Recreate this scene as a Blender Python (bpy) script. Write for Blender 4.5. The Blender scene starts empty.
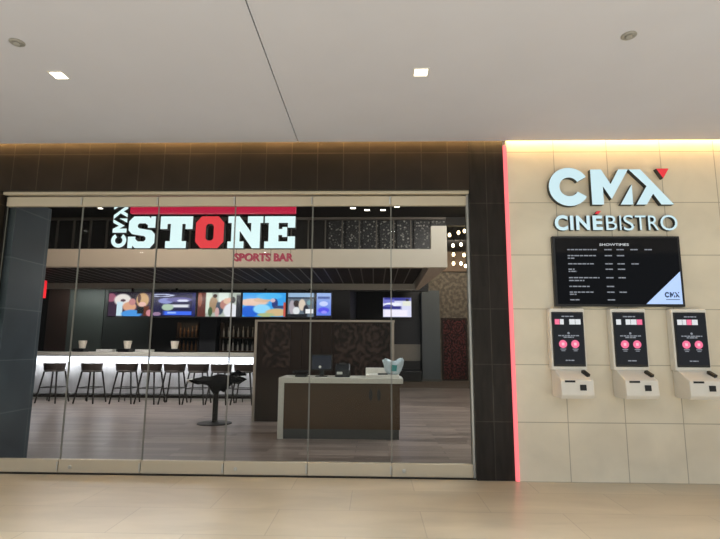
import bpy, bmesh, math, random
from mathutils import Vector, Matrix
random.seed(7)
sc = bpy.context.scene
col = sc.collection

# ------------------------------------------------------------------ camera
cam = bpy.data.objects.new('camera', bpy.data.cameras.new('camera'))
col.objects.link(cam)
cam.data.sensor_fit = 'HORIZONTAL'
cam.data.sensor_width = 36
cam.data.lens = 36 * 501.48 / 720
cam.data.clip_start = .05
fwd = Vector((-0.02795692, 0.98811485, 0.15115377))
rgt = Vector((0.99960777, 0.02738625, 0.00585625))
upv = Vector((-0.00164711, -0.15125821, 0.98849291))
cam.matrix_world = Matrix(((rgt.x, upv.x, -fwd.x, 0), (rgt.y, upv.y, -fwd.y, -5.633),
                           (rgt.z, upv.z, -fwd.z, 1.409), (0, 0, 0, 1)))
sc.camera = cam

# ------------------------------------------------------------------ world, exposure, large lights
w = bpy.data.worlds.new('world'); sc.world = w; w.use_nodes = True
w.node_tree.nodes['Background'].inputs[0].default_value = (.88, .95, 1, 1)
w.node_tree.nodes['Background'].inputs[1].default_value = .42
sc.view_settings.view_transform = 'Standard'
sc.view_settings.look = 'None'
sc.view_settings.exposure = .1
sc.view_settings.gamma = 1


def area(name, loc, aim, sx, sy, power, color, spread=180):
    l = bpy.data.lights.new(name, 'AREA'); l.shape = 'RECTANGLE'; l.size = sx; l.size_y = sy
    l.energy = power; l.color = color; l.spread = math.radians(spread)
    o = bpy.data.objects.new(name, l); col.objects.link(o); o.location = loc
    o.rotation_euler = (Vector(aim) - Vector(loc)).to_track_quat('-Z', 'Y').to_euler()
    return o


# unseen area light added behind the camera, standing in for atrium daylight
area('atrium_fill', (3, -15, 9.8), (0, 0, 1.5), 16, 3, 10400, (.88, .96, 1.0))
# rows of recessed ceiling lights of the concourse
for x in (-5.96, -2.78, .403, 3.6):
    for y in (-1.596, -4.2, -6.6):
        c = (1, .93, .82) if x < 0 else (.86, .95, 1)
        area('concourse_downlight', (x, y, 3.745), (x, y, 0), .1, .1, 1.2 if y > -2 else 11, c)
# unseen area lights added to brighten the front bay and the far lounge
area('bay_fill', (-4.2, 1.6, 5.4), (-4.2, 4.4, 2.2), 2.5, .5, 112, (1, .85, .74))
area('bay_fill', (0.6, 1.6, 5.4), (0.6, 4.4, 2.2), 2, .5, 64, (.88, .97, 1))
area('bay_fill', (2.9, 3.6, 5.4), (2.6, 4.2, 0), 1.4, 1.4, 225, (.95, .98, 1))
area('bay_fill', (3.2, 7, 5.4), (3.2, 9.5, 0), 1.5, 1.5, 200, (1, .9, .8))
area('bay_fill', (3.4, 13.4, 5.4), (3.5, 16, 3.2), 1.5, .5, 75, (1, .84, .66))
# area lights added below the canopy slats to brighten floor and bulkhead
area('canopy_fill', (-5.5, 5.8, 2.9), (-5.5, 5.8, 0), 4, .4, 100, (1, .93, .91))
area('canopy_fill', (-1.0, 6.2, 2.9), (-1.0, 6.2, 0), 2, .3, 30, (1, .92, .84))
# unseen area light added to brighten the panels at the bar end
area('panel_fill', (-8.6, 9.3, 3.05), (-8.6, 9.95, 1.6), 2.2, .1, 12, (.97, 1, .98))
# area light added under the lit band to brighten the bar front
area('bar_fill', (-5.85, 7.33, .955), (-5.85, 7.52, .45), 7.3, .04, 60, (.95, .97, 1))


# ------------------------------------------------------------------ materials
def lin(c):
    return tuple((v / 12.92 if v <= .04045 else ((v + .055) / 1.055) ** 2.4) for v in c)


def rgb(r, g, b):
    return lin((r / 255, g / 255, b / 255)) + (1,)


def nodes(name):
    m = bpy.data.materials.new(name); m.use_nodes = True
    nt = m.node_tree
    return m, nt, nt.nodes['Principled BSDF']


def pm(name, c, rough=.5, metal=0, noise=.06, scale=18, stretch=(1, 1, 1), spec=.5, bump=0):
    m, nt, p = nodes(name)
    p.inputs['Roughness'].default_value = rough; p.inputs['Metallic'].default_value = metal
    p.inputs['Specular IOR Level'].default_value = spec
    tc = nt.nodes.new('ShaderNodeTexCoord'); mp = nt.nodes.new('ShaderNodeMapping')
    mp.inputs['Scale'].default_value = stretch
    nz = nt.nodes.new('ShaderNodeTexNoise'); nz.inputs['Scale'].default_value = scale; nz.inputs['Detail'].default_value = 4
    rp = nt.nodes.new('ShaderNodeValToRGB')
    rp.color_ramp.elements[0].position = .3; rp.color_ramp.elements[1].position = .7
    rp.color_ramp.elements[0].color = tuple(v * (1 - noise) for v in c[:3]) + (1,)
    rp.color_ramp.elements[1].color = tuple(min(1, v * (1 + noise)) for v in c[:3]) + (1,)
    L = nt.links.new
    L(tc.outputs['Object'], mp.inputs[0]); L(mp.outputs[0], nz.inputs['Vector'])
    L(nz.outputs[0], rp.inputs[0]); L(rp.outputs[0], p.inputs['Base Color'])
    if bump:
        b = nt.nodes.new('ShaderNodeBump'); b.inputs['Strength'].default_value = bump
        L(nz.outputs[0], b.inputs['Height']); L(b.outputs[0], p.inputs['Normal'])
    return m


def em(name, c, s=1.0, rough=.35):
    m, nt, p = nodes(name)
    p.inputs['Base Color'].default_value = tuple(v * .3 for v in c[:3]) + (1,)
    p.inputs['Roughness'].default_value = rough
    p.inputs['Emission Color'].default_value = c
    p.inputs['Emission Strength'].default_value = s
    return m


def tiles(name, c1, c2, grout, axes, bw, rh, off, gap=.006, stagger=0, rough=.4, vein=.12, vscale=1.6, vstretch=(1, 1, 1), bump=.15, fine=0, spec=.5):
    """a grid of tiles or planks laid over world position"""
    m, nt, p = nodes(name); L = nt.links.new
    p.inputs['Roughness'].default_value = rough
    p.inputs['Specular IOR Level'].default_value = spec
    g = nt.nodes.new('ShaderNodeNewGeometry'); sp = nt.nodes.new('ShaderNodeSeparateXYZ'); cb = nt.nodes.new('ShaderNodeCombineXYZ')
    L(g.outputs['Position'], sp.inputs[0])
    for i, a in enumerate(axes):
        ad = nt.nodes.new('ShaderNodeMath'); ad.operation = 'SUBTRACT'; ad.inputs[1].default_value = off[i]
        L(sp.outputs['XYZ'.index(a)], ad.inputs[0]); L(ad.outputs[0], cb.inputs[i])
    br = nt.nodes.new('ShaderNodeTexBrick')
    br.offset = stagger; br.offset_frequency = 2; br.squash = 1
    br.inputs['Scale'].default_value = 1; br.inputs['Brick Width'].default_value = bw; br.inputs['Row Height'].default_value = rh
    br.inputs['Mortar Size'].default_value = gap; br.inputs['Mortar Smooth'].default_value = .2; br.inputs['Bias'].default_value = 0
    br.inputs['Color1'].default_value = c1; br.inputs['Color2'].default_value = c2; br.inputs['Mortar'].default_value = grout
    L(cb.outputs[0], br.inputs['Vector'])
    mp = nt.nodes.new('ShaderNodeMapping'); mp.inputs['Scale'].default_value = vstretch; L(g.outputs['Position'], mp.inputs[0])
    nz = nt.nodes.new('ShaderNodeTexNoise'); nz.inputs['Scale'].default_value = vscale; nz.inputs['Detail'].default_value = 7
    nz.inputs['Distortion'].default_value = .6; L(mp.outputs[0], nz.inputs['Vector'])
    mr = nt.nodes.new('ShaderNodeMapRange'); mr.inputs[1].default_value = .3; mr.inputs[2].default_value = .7
    mr.inputs[3].default_value = 1 - vein; mr.inputs[4].default_value = 1 + vein; L(nz.outputs[0], mr.inputs[0])
    mx = nt.nodes.new('ShaderNodeVectorMath'); mx.operation = 'SCALE'
    L(br.outputs['Color'], mx.inputs[0]); L(mr.outputs[0], mx.inputs['Scale']); L(mx.outputs[0], p.inputs['Base Color'])
    if bump:
        b = nt.nodes.new('ShaderNodeBump'); b.inputs['Strength'].default_value = bump; b.inputs['Distance'].default_value = .004; b.invert = True
        L(br.outputs['Fac'], b.inputs['Height']); L(b.outputs[0], p.inputs['Normal'])
    return m


def damask(name, c1, c2, axes=('X', 'Z'), size=.5, rough=.55, off=(0, 0)):
    """wallpaper of round ornamental medallions"""
    m, nt, p = nodes(name); L = nt.links.new
    p.inputs['Roughness'].default_value = rough; p.inputs['Specular IOR Level'].default_value = .2
    g = nt.nodes.new('ShaderNodeNewGeometry'); sp = nt.nodes.new('ShaderNodeSeparateXYZ'); L(g.outputs['Position'], sp.inputs[0])

    def math_(op, a, b=None):
        n = nt.nodes.new('ShaderNodeMath'); n.operation = op
        for i, v in enumerate((a, b)):
            if v is None: continue
            if isinstance(v, (int, float)): n.inputs[i].default_value = v
            else: L(v, n.inputs[i])
        return n.outputs[0]
    uv = []
    for i, a in enumerate(axes):
        s = math_('DIVIDE', math_('SUBTRACT', sp.outputs['XYZ'.index(a)], off[i]), size * (1, 1.15)[i])
        uv.append(math_('SUBTRACT', math_('FRACT', s), .5))
    r = math_('SQRT', math_('ADD', math_('MULTIPLY', uv[0], uv[0]), math_('MULTIPLY', uv[1], uv[1])))
    th = math_('ARCTAN2', uv[1], uv[0])
    pet = math_('MULTIPLY', math_('SINE', math_('MULTIPLY', th, 10)), .025)
    wv = math_('SINE', math_('MULTIPLY', math_('ADD', r, pet), 36))
    nz = nt.nodes.new('ShaderNodeTexNoise'); nz.inputs['Scale'].default_value = 9; nz.inputs['Detail'].default_value = 5
    L(g.outputs['Position'], nz.inputs['Vector'])
    f = math_('ADD', math_('MULTIPLY', wv, .12), nz.outputs[0])
    rp = nt.nodes.new('ShaderNodeValToRGB'); rp.color_ramp.elements[0].position = .4; rp.color_ramp.elements[1].position = .7
    rp.color_ramp.elements[0].color = c1; rp.color_ramp.elements[1].color = c2
    L(f, rp.inputs[0]); L(rp.outputs[0], p.inputs['Base Color'])
    return m


def glass_mat():
    m = bpy.data.materials.new('clear_glass'); m.use_nodes = True; nt = m.node_tree
    nt.nodes.clear(); L = nt.links.new
    out = nt.nodes.new('ShaderNodeOutputMaterial'); tr = nt.nodes.new('ShaderNodeBsdfTransparent'); gl = nt.nodes.new('ShaderNodeBsdfGlossy')
    tr.inputs[0].default_value = (.96, .975, .965, 1); gl.inputs['Roughness'].default_value = .01
    mx = nt.nodes.new('ShaderNodeMixShader'); fr = nt.nodes.new('ShaderNodeFresnel'); fr.inputs[0].default_value = 1.15
    L(fr.outputs[0], mx.inputs[0]); L(tr.outputs[0], mx.inputs[1]); L(gl.outputs[0], mx.inputs[2]); L(mx.outputs[0], out.inputs[0])
    return m


M = {}
M['beige_tile'] = tiles('beige_porcelain', rgb(222, 213, 194), rgb(215, 206, 187), rgb(168, 159, 140), 'XZ', .61, .61, (2.087, 0), .005, vein=.07, vscale=2.2)
M['dark_tile'] = tiles('dark_porcelain', rgb(48, 41, 35), rgb(42, 36, 30), rgb(66, 58, 49), 'XZ', .3045, .61, (-4.32, 0), .006, rough=.4, spec=.15, vein=.25, vscale=1.6)
M['pillar_tile'] = tiles('dark_pillar_porcelain', rgb(42, 38, 35), rgb(36, 33, 30), rgb(62, 57, 52), 'XZ', .3045, .61, (1.3, 0), .005, rough=.4, spec=.15, vein=.3, vscale=5, vstretch=(3, 1, .5))
M['slate'] = tiles('slate_tile', rgb(78, 86, 93), rgb(70, 78, 86), rgb(104, 112, 118), 'YZ', .61, .61, (.15, 0), .006, rough=.3, vein=.2, vscale=2)
M['mall_floor'] = tiles('travertine_floor', rgb(180, 168, 147), rgb(170, 158, 138), rgb(154, 143, 126), 'XY', 1.22, .61, (.4, .2), .005, stagger=.5, rough=.3, vein=.14, vscale=1.3, vstretch=(.7, 2.2, 1), bump=.05)
M['plank_floor'] = tiles('grey_plank_floor', rgb(142, 127, 118), rgb(98, 87, 81), rgb(62, 55, 51), 'XY', 1.2, .17, (.2, 0), .004, stagger=.37, rough=.3, vein=.22, vscale=3, vstretch=(.35, 5, 1), bump=.1)
M['dim_floor'] = pm('brown_dim_floor', rgb(84, 70, 58), .9, scale=60, noise=.2)  # far floor under less light, its shade put into a darker brown
M['ceiling'] = pm('ceiling_plaster', rgb(199, 199, 210), .85, noise=.015, scale=2)
M['dark_ceiling'] = pm('dark_ceiling_paint', rgb(44, 43, 45), .8)
M['dark_wall'] = pm('charcoal_wall_paint', rgb(36, 34, 33), .6, spec=.2, scale=4)
M['green_grey'] = pm('green_grey_wall_panel', rgb(86, 92, 88), .5, scale=3)
M['brown_wall'] = pm('dark_brown_wood_wall', rgb(70, 52, 44), .5, scale=5, stretch=(6, 1, .6), noise=.2)
M['black_wall'] = pm('black_wall_panel', rgb(26, 26, 34), .5)
M['taupe_wall'] = pm('taupe_plaster', rgb(120, 100, 82), .7, scale=4)
M['damask_dark'] = damask('dark_brown_damask', rgb(36, 28, 24), rgb(72, 56, 48), size=.62, off=(-2.13, 1.25))
M['damask_grey'] = damask('grey_brown_damask', rgb(92, 84, 74), rgb(126, 116, 102), size=1.3, off=(2.85, 2.75))
M['fascia'] = pm('fascia_plaster', rgb(205, 190, 172), .7, noise=.03, scale=3)
M['bulkhead'] = pm('bulkhead_paint', rgb(205, 200, 192), .7, noise=.04)
M['slat'] = pm('dark_slat_wood', rgb(46, 38, 33), .8, spec=.2, noise=.2, scale=6, stretch=(3, .4, 3))
M['batten'] = pm('grey_batten', rgb(96, 88, 80), .5)
M['bronze_rail'] = pm('champagne_metal', rgb(196, 185, 164), .4, metal=.3, noise=.03, scale=3)
M['steel'] = pm('brushed_steel', rgb(190, 190, 186), .35, metal=.8, noise=.05, scale=40, stretch=(1, 1, 12))
M['edge'] = pm('glass_edge_seal', rgb(132, 132, 126), .4, noise=.03)
M['dark_metal'] = pm('dark_bronze_metal', rgb(34, 31, 30), .4, metal=.5)
M['black'] = pm('black_plastic', rgb(17, 17, 19), .35)
M['black_cloth'] = pm('black_fabric', rgb(10, 10, 12), .9, scale=50, noise=.25, bump=.3, spec=.08)
M['glass'] = glass_mat()
M['white'] = pm('white_enamel', rgb(226, 222, 214), .4, noise=.015)
M['stone_top'] = pm('white_quartz', rgb(206, 202, 192), .3, noise=.05, scale=60)
M['veneer'] = pm('walnut_veneer', rgb(82, 62, 44), .45, spec=.2, noise=.13, scale=7, stretch=(.7, 1, 5))
M['toe'] = pm('grey_toe_kick', rgb(74, 74, 72), .5)
M['dark_veneer'] = pm('dark_walnut_veneer', rgb(48, 37, 31), .5, spec=.15, noise=.2, scale=8, stretch=(7, 1, .5))
M['trim_light'] = pm('pale_trim', rgb(170, 156, 142), .45)
M['wainscot'] = pm('pale_wainscot', rgb(138, 132, 124), .6)
M['bar_front'] = pm('bar_front_metal', rgb(150, 148, 150), .4, metal=.3, noise=.2, scale=3.5, stretch=(1.5, 1, .8))
M['seat_grey'] = pm('grey_seat_leather', rgb(104, 98, 94), .5)
M['leather'] = pm('dark_leather', rgb(60, 50, 44), .55)
M['red_dark'] = pm('dark_red_panel', rgb(96, 38, 34), .5, noise=.35, scale=7)
M['paper'] = pm('white_paper', rgb(225, 224, 220), .7)
M['bag'] = pm('pale_blue_plastic', rgb(202, 216, 224), .5, noise=.12, scale=9)
M['teal'] = pm('teal_print', rgb(70, 150, 150), .5)
M['ceramic'] = pm('white_ceramic', rgb(226, 216, 200), .3)
M['brass'] = pm('brass', rgb(190, 140, 80), .3, metal=.7)
M['bottle_amber'] = pm('amber_glass', rgb(112, 80, 54), .2, noise=.2)
M['bottle_clear'] = pm('clear_bottle_glass', rgb(170, 165, 158), .15, noise=.1)
M['pull'] = pm('dark_brown_pull', rgb(26, 18, 13), .5)
M['sensor'] = pm('grey_sensor_plastic', rgb(150, 147, 142), .5)
M['sign_side'] = pm('sign_letter_return', rgb(38, 46, 48), .5)
M['white_letter'] = em('lit_white_acrylic', rgb(222, 246, 250), .86)
M['wall_letter'] = em('lit_pale_blue_acrylic', rgb(206, 236, 246), .74)
M['red_letter'] = em('lit_red_acrylic', rgb(226, 52, 62), .8)
M['red_bar'] = em('lit_red_strip_acrylic', rgb(204, 26, 70), .62)
M['red_small'] = em('dim_red_acrylic', rgb(170, 60, 80), .6)
M['red_led'] = em('red_led_diffuser', rgb(250, 118, 124), 1.05)
M['red_box'] = em('red_lightbox', rgb(220, 30, 40), 1.0)
M['cove'] = em('warm_led_tape', rgb(255, 206, 130), 60)
M['band'] = em('cool_white_led_band', rgb(236, 242, 255), 2.2)
M['lamp'] = em('warm_downlight', rgb(255, 246, 228), 5)
M['bulb'] = em('warm_bulb', rgb(255, 226, 176), 9)
M['screen_black'] = pm('black_screen_glass', rgb(8, 9, 15), .06, noise=0, spec=.2)
M['kiosk_screen'] = em('kiosk_screen_ground', rgb(20, 21, 27), .6, rough=.12)
M['text_white'] = em('screen_text_white', rgb(226, 230, 236), .7)
M['text_grey'] = em('screen_text_grey', rgb(150, 156, 168), .55)
M['pink'] = em('screen_pink', rgb(240, 110, 150), .8)
M['pink_lite'] = em('screen_pale_pink', rgb(250, 190, 205), .8)
M['corner_blue'] = em('screen_pale_blue', rgb(178, 205, 250), .85)
M['corner_navy'] = em('screen_navy', rgb(34, 60, 96), .8)
M['dark_screen'] = em('dark_navy_screen', rgb(14, 18, 34), .6, rough=.15)


# ------------------------------------------------------------------ mesh helpers
class MB:
    def __init__(self, origin=(0, 0, 0)):
        self.bm = bmesh.new(); self.o = Vector(origin)

    def v(self, p):
        return self.bm.verts.new(Vector(p) - self.o)

    def face(self, vs, mi=0):
        try:
            f = self.bm.faces.new(vs); f.material_index = mi; return f
        except ValueError:
            return None

    def box(self, x0, x1, y0, y1, z0, z1, mi=0):
        v = [self.v((x, y, z)) for z in (z0, z1) for y in (y0, y1) for x in (x0, x1)]
        for q in ((0, 2, 3, 1), (4, 5, 7, 6), (0, 1, 5, 4), (2, 6, 7, 3), (0, 4, 6, 2), (1, 3, 7, 5)):
            self.face([v[i] for i in q], mi)
        return self

    def prism(self, poly, y0, y1, front=0, side=0):
        """polygon in x,z pushed from y0 (front) back to y1"""
        a = [self.v((x, y0, z)) for x, z in poly]; b = [self.v((x, y1, z)) for x, z in poly]
        self.face(a, front); self.face(b[::-1], side)
        n = len(poly)
        for i in range(n):
            self.face([a[i], b[i], b[(i + 1) % n], a[(i + 1) % n]], side)
        return self

    def ring(self, outer, inner, y0, y1, front=0, side=0, closed=True):
        n = len(outer)
        A = [self.v((x, y0, z)) for x, z in outer]; B = [self.v((x, y0, z)) for x, z in inner]
        C = [self.v((x, y1, z)) for x, z in outer]; D = [self.v((x, y1, z)) for x, z in inner]
        for i in range(n if closed else n - 1):
            j = (i + 1) % n
            self.face([A[i], A[j], B[j], B[i]], front); self.face([C[j], C[i], D[i], D[j]], side)
            self.face([A[j], A[i], C[i], C[j]], side); self.face([B[i], B[j], D[j], D[i]], side)
        if not closed:
            for i in (0, n - 1):
                self.face([A[i], B[i], D[i], C[i]], side)
        return self

    def profile(self, poly, x0, x1, mi=0):
        """polygon in y,z pushed along x"""
        a = [self.v((x0, y, z)) for y, z in poly]; b = [self.v((x1, y, z)) for y, z in poly]
        self.face(a, mi); self.face(b[::-1], mi)
        n = len(poly)
        for i in range(n):
            self.face([a[i], b[i], b[(i + 1) % n], a[(i + 1) % n]], mi)
        return self

    def tube(self, pts, r, n=10, closed=False, mi=0):
        pts = [Vector(p) for p in pts]; rings = []
        N = len(pts)
        for i, p in enumerate(pts):
            a = pts[(i - 1) % N] if (i or closed) else p
            b = pts[(i + 1) % N] if (i < N - 1 or closed) else p
            d = (b - a).normalized()
            s = d.cross(Vector((0, 0, 1)) if abs(d.z) < .9 else Vector((1, 0, 0))).normalized(); t = d.cross(s)
            rr = r[i] if isinstance(r, (list, tuple)) else r
            rings.append([self.v(p + (s * math.cos(k * 2 * math.pi / n) + t * math.sin(k * 2 * math.pi / n)) * rr) for k in range(n)])
        for i in range(N if closed else N - 1):
            A, B = rings[i], rings[(i + 1) % N]
            for k in range(n):
                self.face([A[k], A[(k + 1) % n], B[(k + 1) % n], B[k]], mi)
        if not closed:
            self.face(rings[0][::-1], mi); self.face(rings[-1], mi)
        return self

    def lathe(self, c, prof, n=24, mi=0):
        rings = []
        for r, z in prof:
            rings.append([self.v((c[0] + max(r, .0004) * math.cos(k * 2 * math.pi / n), c[1] + max(r, .0004) * math.sin(k * 2 * math.pi / n), c[2] + z)) for k in range(n)])
        for A, B in zip(rings, rings[1:]):
            for k in range(n):
                self.face([A[k], A[(k + 1) % n], B[(k + 1) % n], B[k]], mi)
        self.face(rings[0][::-1], mi); self.face(rings[-1], mi)
        return self

    def disc(self, cx, cz, r, y0, y1, mi=0, n=24, rz=None):
        return self.prism([(cx + r * math.cos(k * 2 * math.pi / n), cz + (rz or r) * math.sin(k * 2 * math.pi / n)) for k in range(n)], y0, y1, mi, mi)

    def build(self, name, mats, parent=None, bevel=0, smooth=False, seg=2):
        bmesh.ops.recalc_face_normals(self.bm, faces=self.bm.faces)
        me = bpy.data.meshes.new(name); self.bm.to_mesh(me); self.bm.free()
        if not isinstance(mats, (list, tuple)): mats = [mats]
        for m in mats: me.materials.append(m)
        o = bpy.data.objects.new(name, me); col.objects.link(o)
        if parent is None: o.location = self.o
        else: o.parent = parent
        if smooth:
            for f in me.polygons: f.use_smooth = True
        if bevel:
            b = o.modifiers.new('bevel', 'BEVEL'); b.width = bevel; b.segments = seg; b.limit_method = 'ANGLE'; b.angle_limit = .7
        return o


def tag(o, label, cat, group=None, kind=None):
    o['label'] = label; o['category'] = cat
    if group: o['group'] = group
    if kind: o['kind'] = kind
    return o


def thing(name, loc, label, cat, group=None):
    o = bpy.data.objects.new(name, None); col.objects.link(o); o.location = loc; o.empty_display_size = .1
    return tag(o, label, cat, group)


def struct(o):
    o['kind'] = 'structure'
    return o


def copy_tree(o, parent=None):
    c = o.copy(); col.objects.link(c)
    if parent: c.parent = parent
    for ch in list(o.children): copy_tree(ch, c)
    return c


def text_into(mb, s, x0, x1, z0, z1, y0, y1, bold=0.0, front=0, side=0):
    """outline lettering fitted into the rectangle x0..x1, z0..z1, pushed from y0 back to y1"""
    cu = bpy.data.curves.new('lettering', 'FONT'); cu.body = s; cu.size = 1; cu.offset = bold; cu.extrude = .5; cu.resolution_u = 4
    o = bpy.data.objects.new('lettering', cu); col.objects.link(o)
    bpy.context.view_layer.update()
    dg = bpy.context.evaluated_depsgraph_get()
    me = bpy.data.meshes.new_from_object(o.evaluated_get(dg))
    xs = [v.co.x for v in me.vertices]; ys = [v.co.y for v in me.vertices]
    ax, bx, ay, by = min(xs), max(xs), min(ys), max(ys)
    vs = []
    for v in me.vertices:
        vs.append(mb.v((x0 + (v.co.x - ax) / (bx - ax) * (x1 - x0), y0 if v.co.z > 0 else y1, z0 + (v.co.y - ay) / (by - ay) * (z1 - z0))))
    for p in me.polygons:
        mb.face([vs[i] for i in p.vertices], front if all(me.vertices[i].co.z > 0 for i in p.vertices) else side)
    bpy.data.objects.remove(o); bpy.data.curves.remove(cu); bpy.data.meshes.remove(me)


# ------------------------------------------------------------------ the setting
struct(MB((0, -10, 0)).box(-14, 14, -20, .14, -.2, 0).build('floor', M['mall_floor']))
struct(MB((-3, 6, 0)).box(-12, 6, .14, 12.1, -.2, 0).build('floor_bar', M['plank_floor']))
struct(MB((-3, 14, 0)).box(-12, 6, 12.1, 16.3, -.2, 0).build('floor_dim', M['dim_floor']))
b = MB((0, -3.5, 3.757))
b.box(-14, -.891, -7, -.1, 3.757, 3.95).box(-.881, 14, -7, -.1, 3.757, 3.95)
struct(b.build('ceiling', M['ceiling']))
struct(MB((0, 0, 3.95)).box(-14, 14, -7, .3, 3.95, 4.1).build('ceiling_slab', M['ceiling']))
struct(MB((-3, 8, 5.5)).box(-12, 6, .3, 16.3, 5.5, 5.65).build('ceiling_bar', M['dark_ceiling']))
struct(MB((-3, 0, 3.2)).box(-14, 1.1, 0, .3, 3.21, 3.95).build('wall_front', M['dark_tile'], bevel=.004))
struct(MB((0, 0, 4.5)).box(-14, 14, .0, .3, 3.95, 5.65).build('wall_above', M['dark_wall']))
struct(MB((1.3, 0, 0)).box(1.1, 1.508, .015, .3, 0, 3.95).build('wall_pillar', M['pillar_tile'], bevel=.006))
struct(MB((4, 0, 0)).box(1.545, 14, 0, .3, 0, 3.95).build('wall_right', M['beige_tile']))
struct(MB((-4.7, .5, 0)).box(-5.6, -4.345, .16, .82, 0, 3.21).build('wall_left', M['slate'], bevel=.006))
struct(MB((-9, 0, 0)).box(-14, -4.43, .0, .3, 0, 3.21).build('wall_outer', M['dark_tile']))
struct(MB((-12, 8, 0)).box(-12.1, -11.9, .3, 16.3, 0, 5.5).build('wall_side', M['dark_wall']))
struct(MB((6, 8, 0)).box(5.2, 5.4, .3, 16.3, 0, 5.5).build('wall_bay', M['taupe_wall']))
struct(MB((-6, 10, 0)).box(-11.9, -.75, 10, 10.2, 0, 5.5).build('wall_back', M['dark_wall']))
struct(MB((0, 10, 4)).box(-.75, 1.7, 10, 10.2, 3.12, 5.5).box(1.7, 2.28, 10, 10.2, 3.97, 5.5).build('wall_upper', M['dark_wall']))
struct(MB((3, 10, 5.3)).box(2.28, 5.2, 10, 10.2, 5.22, 5.5).build('wall_lintel', M['dark_wall']))
struct(MB((0, 13, 3.1)).box(-.75, 1.7, 10.2, 16, 3.9, 4.0).build('ceiling_alcove', M['dark_ceiling']))
struct(MB((2, 16, 0)).box(-.85, 2.0, 16, 16.2, 0, 4.0).build('wall_far', M['black_wall']))
b = MB((3.5, 16, 0)); b.box(2.0, 5.2, 16, 16.2, 0, 4.62)
struct(b.build('wall_far_papered', M['damask_grey']))
struct(MB((3.5, 16, 5)).box(2.0, 5.2, 15.9, 16.2, 4.62, 5.5).build('wall_far_upper', M['taupe_wall']))
struct(MB((-.8, 13, 0)).box(-.85, -.75, 10.2, 16, 0, 4).build('wall_divider', M['dark_wall']))
# door head track, threshold, jambs
b = MB((-1.6, .06, 3.2)); b.box(-4.43, 1.1, .03, .16, 3.172, 3.209)
struct(b.build('trim_1', M['bronze_rail'], bevel=.004))
struct(MB((-1.6, .06, 0)).box(-4.43, 1.1, .05, .13, 0, .012).build('trim_2', M['dark_metal']))
struct(MB((1.1, .06, 1.5)).box(1.075, 1.1, .07, .13, .012, 3.172).build('trim_3', M['steel'], bevel=.003))
struct(MB((-4.4, .06, 1.5)).box(-4.43, -4.41, .08, .12, .012, 3.172).build('trim_4', M['dark_metal'], bevel=.003))

# led strips
tag(MB((1.527, .02, 0)).box(1.509, 1.544, -.016, .03, .005, 3.74).build('led_strip', M['red_led']),
    'glowing red upright light strip between dark pillar and beige wall', 'light strip')
tag(MB((-1, -.03, 3.87)).box(-6.5, 7, -.04, -.02, 3.84, 3.855).build('cove_light', M['cove']),
    'warm light strip in the ceiling slot along the top of the facade', 'light strip')


# ------------------------------------------------------------------ mall ceiling fittings
def downlight(x, y, z, label, group=None, s=.055):
    t = thing('ceiling_downlight', (x, y, z), label, 'downlight', group)
    b = MB(t.location)
    o = [(-1, -1), (1, -1), (1, 1), (-1, 1)]
    k = s + .012
    for a0, a1, c0, c1 in ((-k, k, -k, -s), (-k, k, s, k), (-k, -s, -s, s), (s, k, -s, s)):
        b.box(x + a0, x + a1, y + c0, y + c1, z - .006, z)
    b.build('trim_ring', M['white'], t)
    MB(t.location).box(x - s, x + s, y - s, y + s, z - .004, z - .001).build('lamp_lens', M['lamp'], t)
    return t


downlight(-2.78, -1.596, 3.757, 'lit square ceiling downlight near the left side of the concourse ceiling')
downlight(.403, -1.59, 3.757, 'lit square ceiling downlight near the middle of the concourse ceiling')
for x, lab in ((1.933, 'small round grey ceiling sensor above the large wall sign'), (-2.809, 'small round grey ceiling sensor beside the left square downlight')):
    t = thing('ceiling_sensor', (x, -2.08, 3.757), lab, 'sensor')
    MB(t.location).lathe((x, -2.08, 3.757), [(.056, 0), (.056, -.006), (.048, -.012)]).build('base_ring', M['sensor'], t)
    MB(t.location).lathe((x, -2.08, 3.757), [(.03, -.012), (.026, -.024), (.012, -.03)]).build('sensor_head', M['sensor'], t, smooth=True)

# ------------------------------------------------------------------ glass front
panel_labels = ['glass door panel at far left, in front of the dark slate wall',
                'glass door panel in front of the upright CMX letters',
                'glass door panel in front of the white letter T and red O',
                'glass door panel in front of the letter N and the counter left end',
                'glass door panel in front of the two dark pulls of the counter',
                'glass door panel at far right, beside the dark tiled pillar']
edges = [-4.405] + [-3.4799 + .91912 * k for k in range(5)] + [1.075]
for i in range(6):
    x0, x1 = edges[i] + .002, edges[i + 1] - .002
    t = thing('glass_door_panel', ((x0 + x1) / 2, .1, .012), panel_labels[i], 'glass door', 'folding glass door panels')
    L_ = t.location
    MB(L_).box(x0 + .005, x1 - .005, .092, .104, .15, 3.045).build('pane', M['glass'], t)
    MB(L_).box(x0, x1, .07, .126, .014, .152).build('bottom_rail', M['bronze_rail'], t, bevel=.004)
    MB(L_).box(x0, x1, .07, .126, 3.042, 3.155).build('top_rail', M['bronze_rail'], t, bevel=.004)
    b = MB(L_); b.box(x0, x0 + .005, .092, .104, .152, 3.042); b.box(x1 - .005, x1, .092, .104, .152, 3.042)
    b.build('edge_seal', M['edge'], t)
    if i < 5:
        for zz, nm in ((.03, 'hinge'), (3.05, 'hinge')):
            MB(L_).box(x1 - .018, x1 + .0, .06, .07, zz + .005, zz + .1).build(nm, M['steel'], t, bevel=.002)
    if i in (1, 3, 5):
        k = MB(L_); k.lathe((0, 0, 0), [(.02, 0), (.02, .008), (.012, .01)])
        for v in k.bm.verts:
            c = v.co + k.o; v.co = Vector((x0 + .13 + c.x, .07 - c.z, .075 + c.y)) - k.o
        k.build('lock', M['steel'], t)


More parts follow.
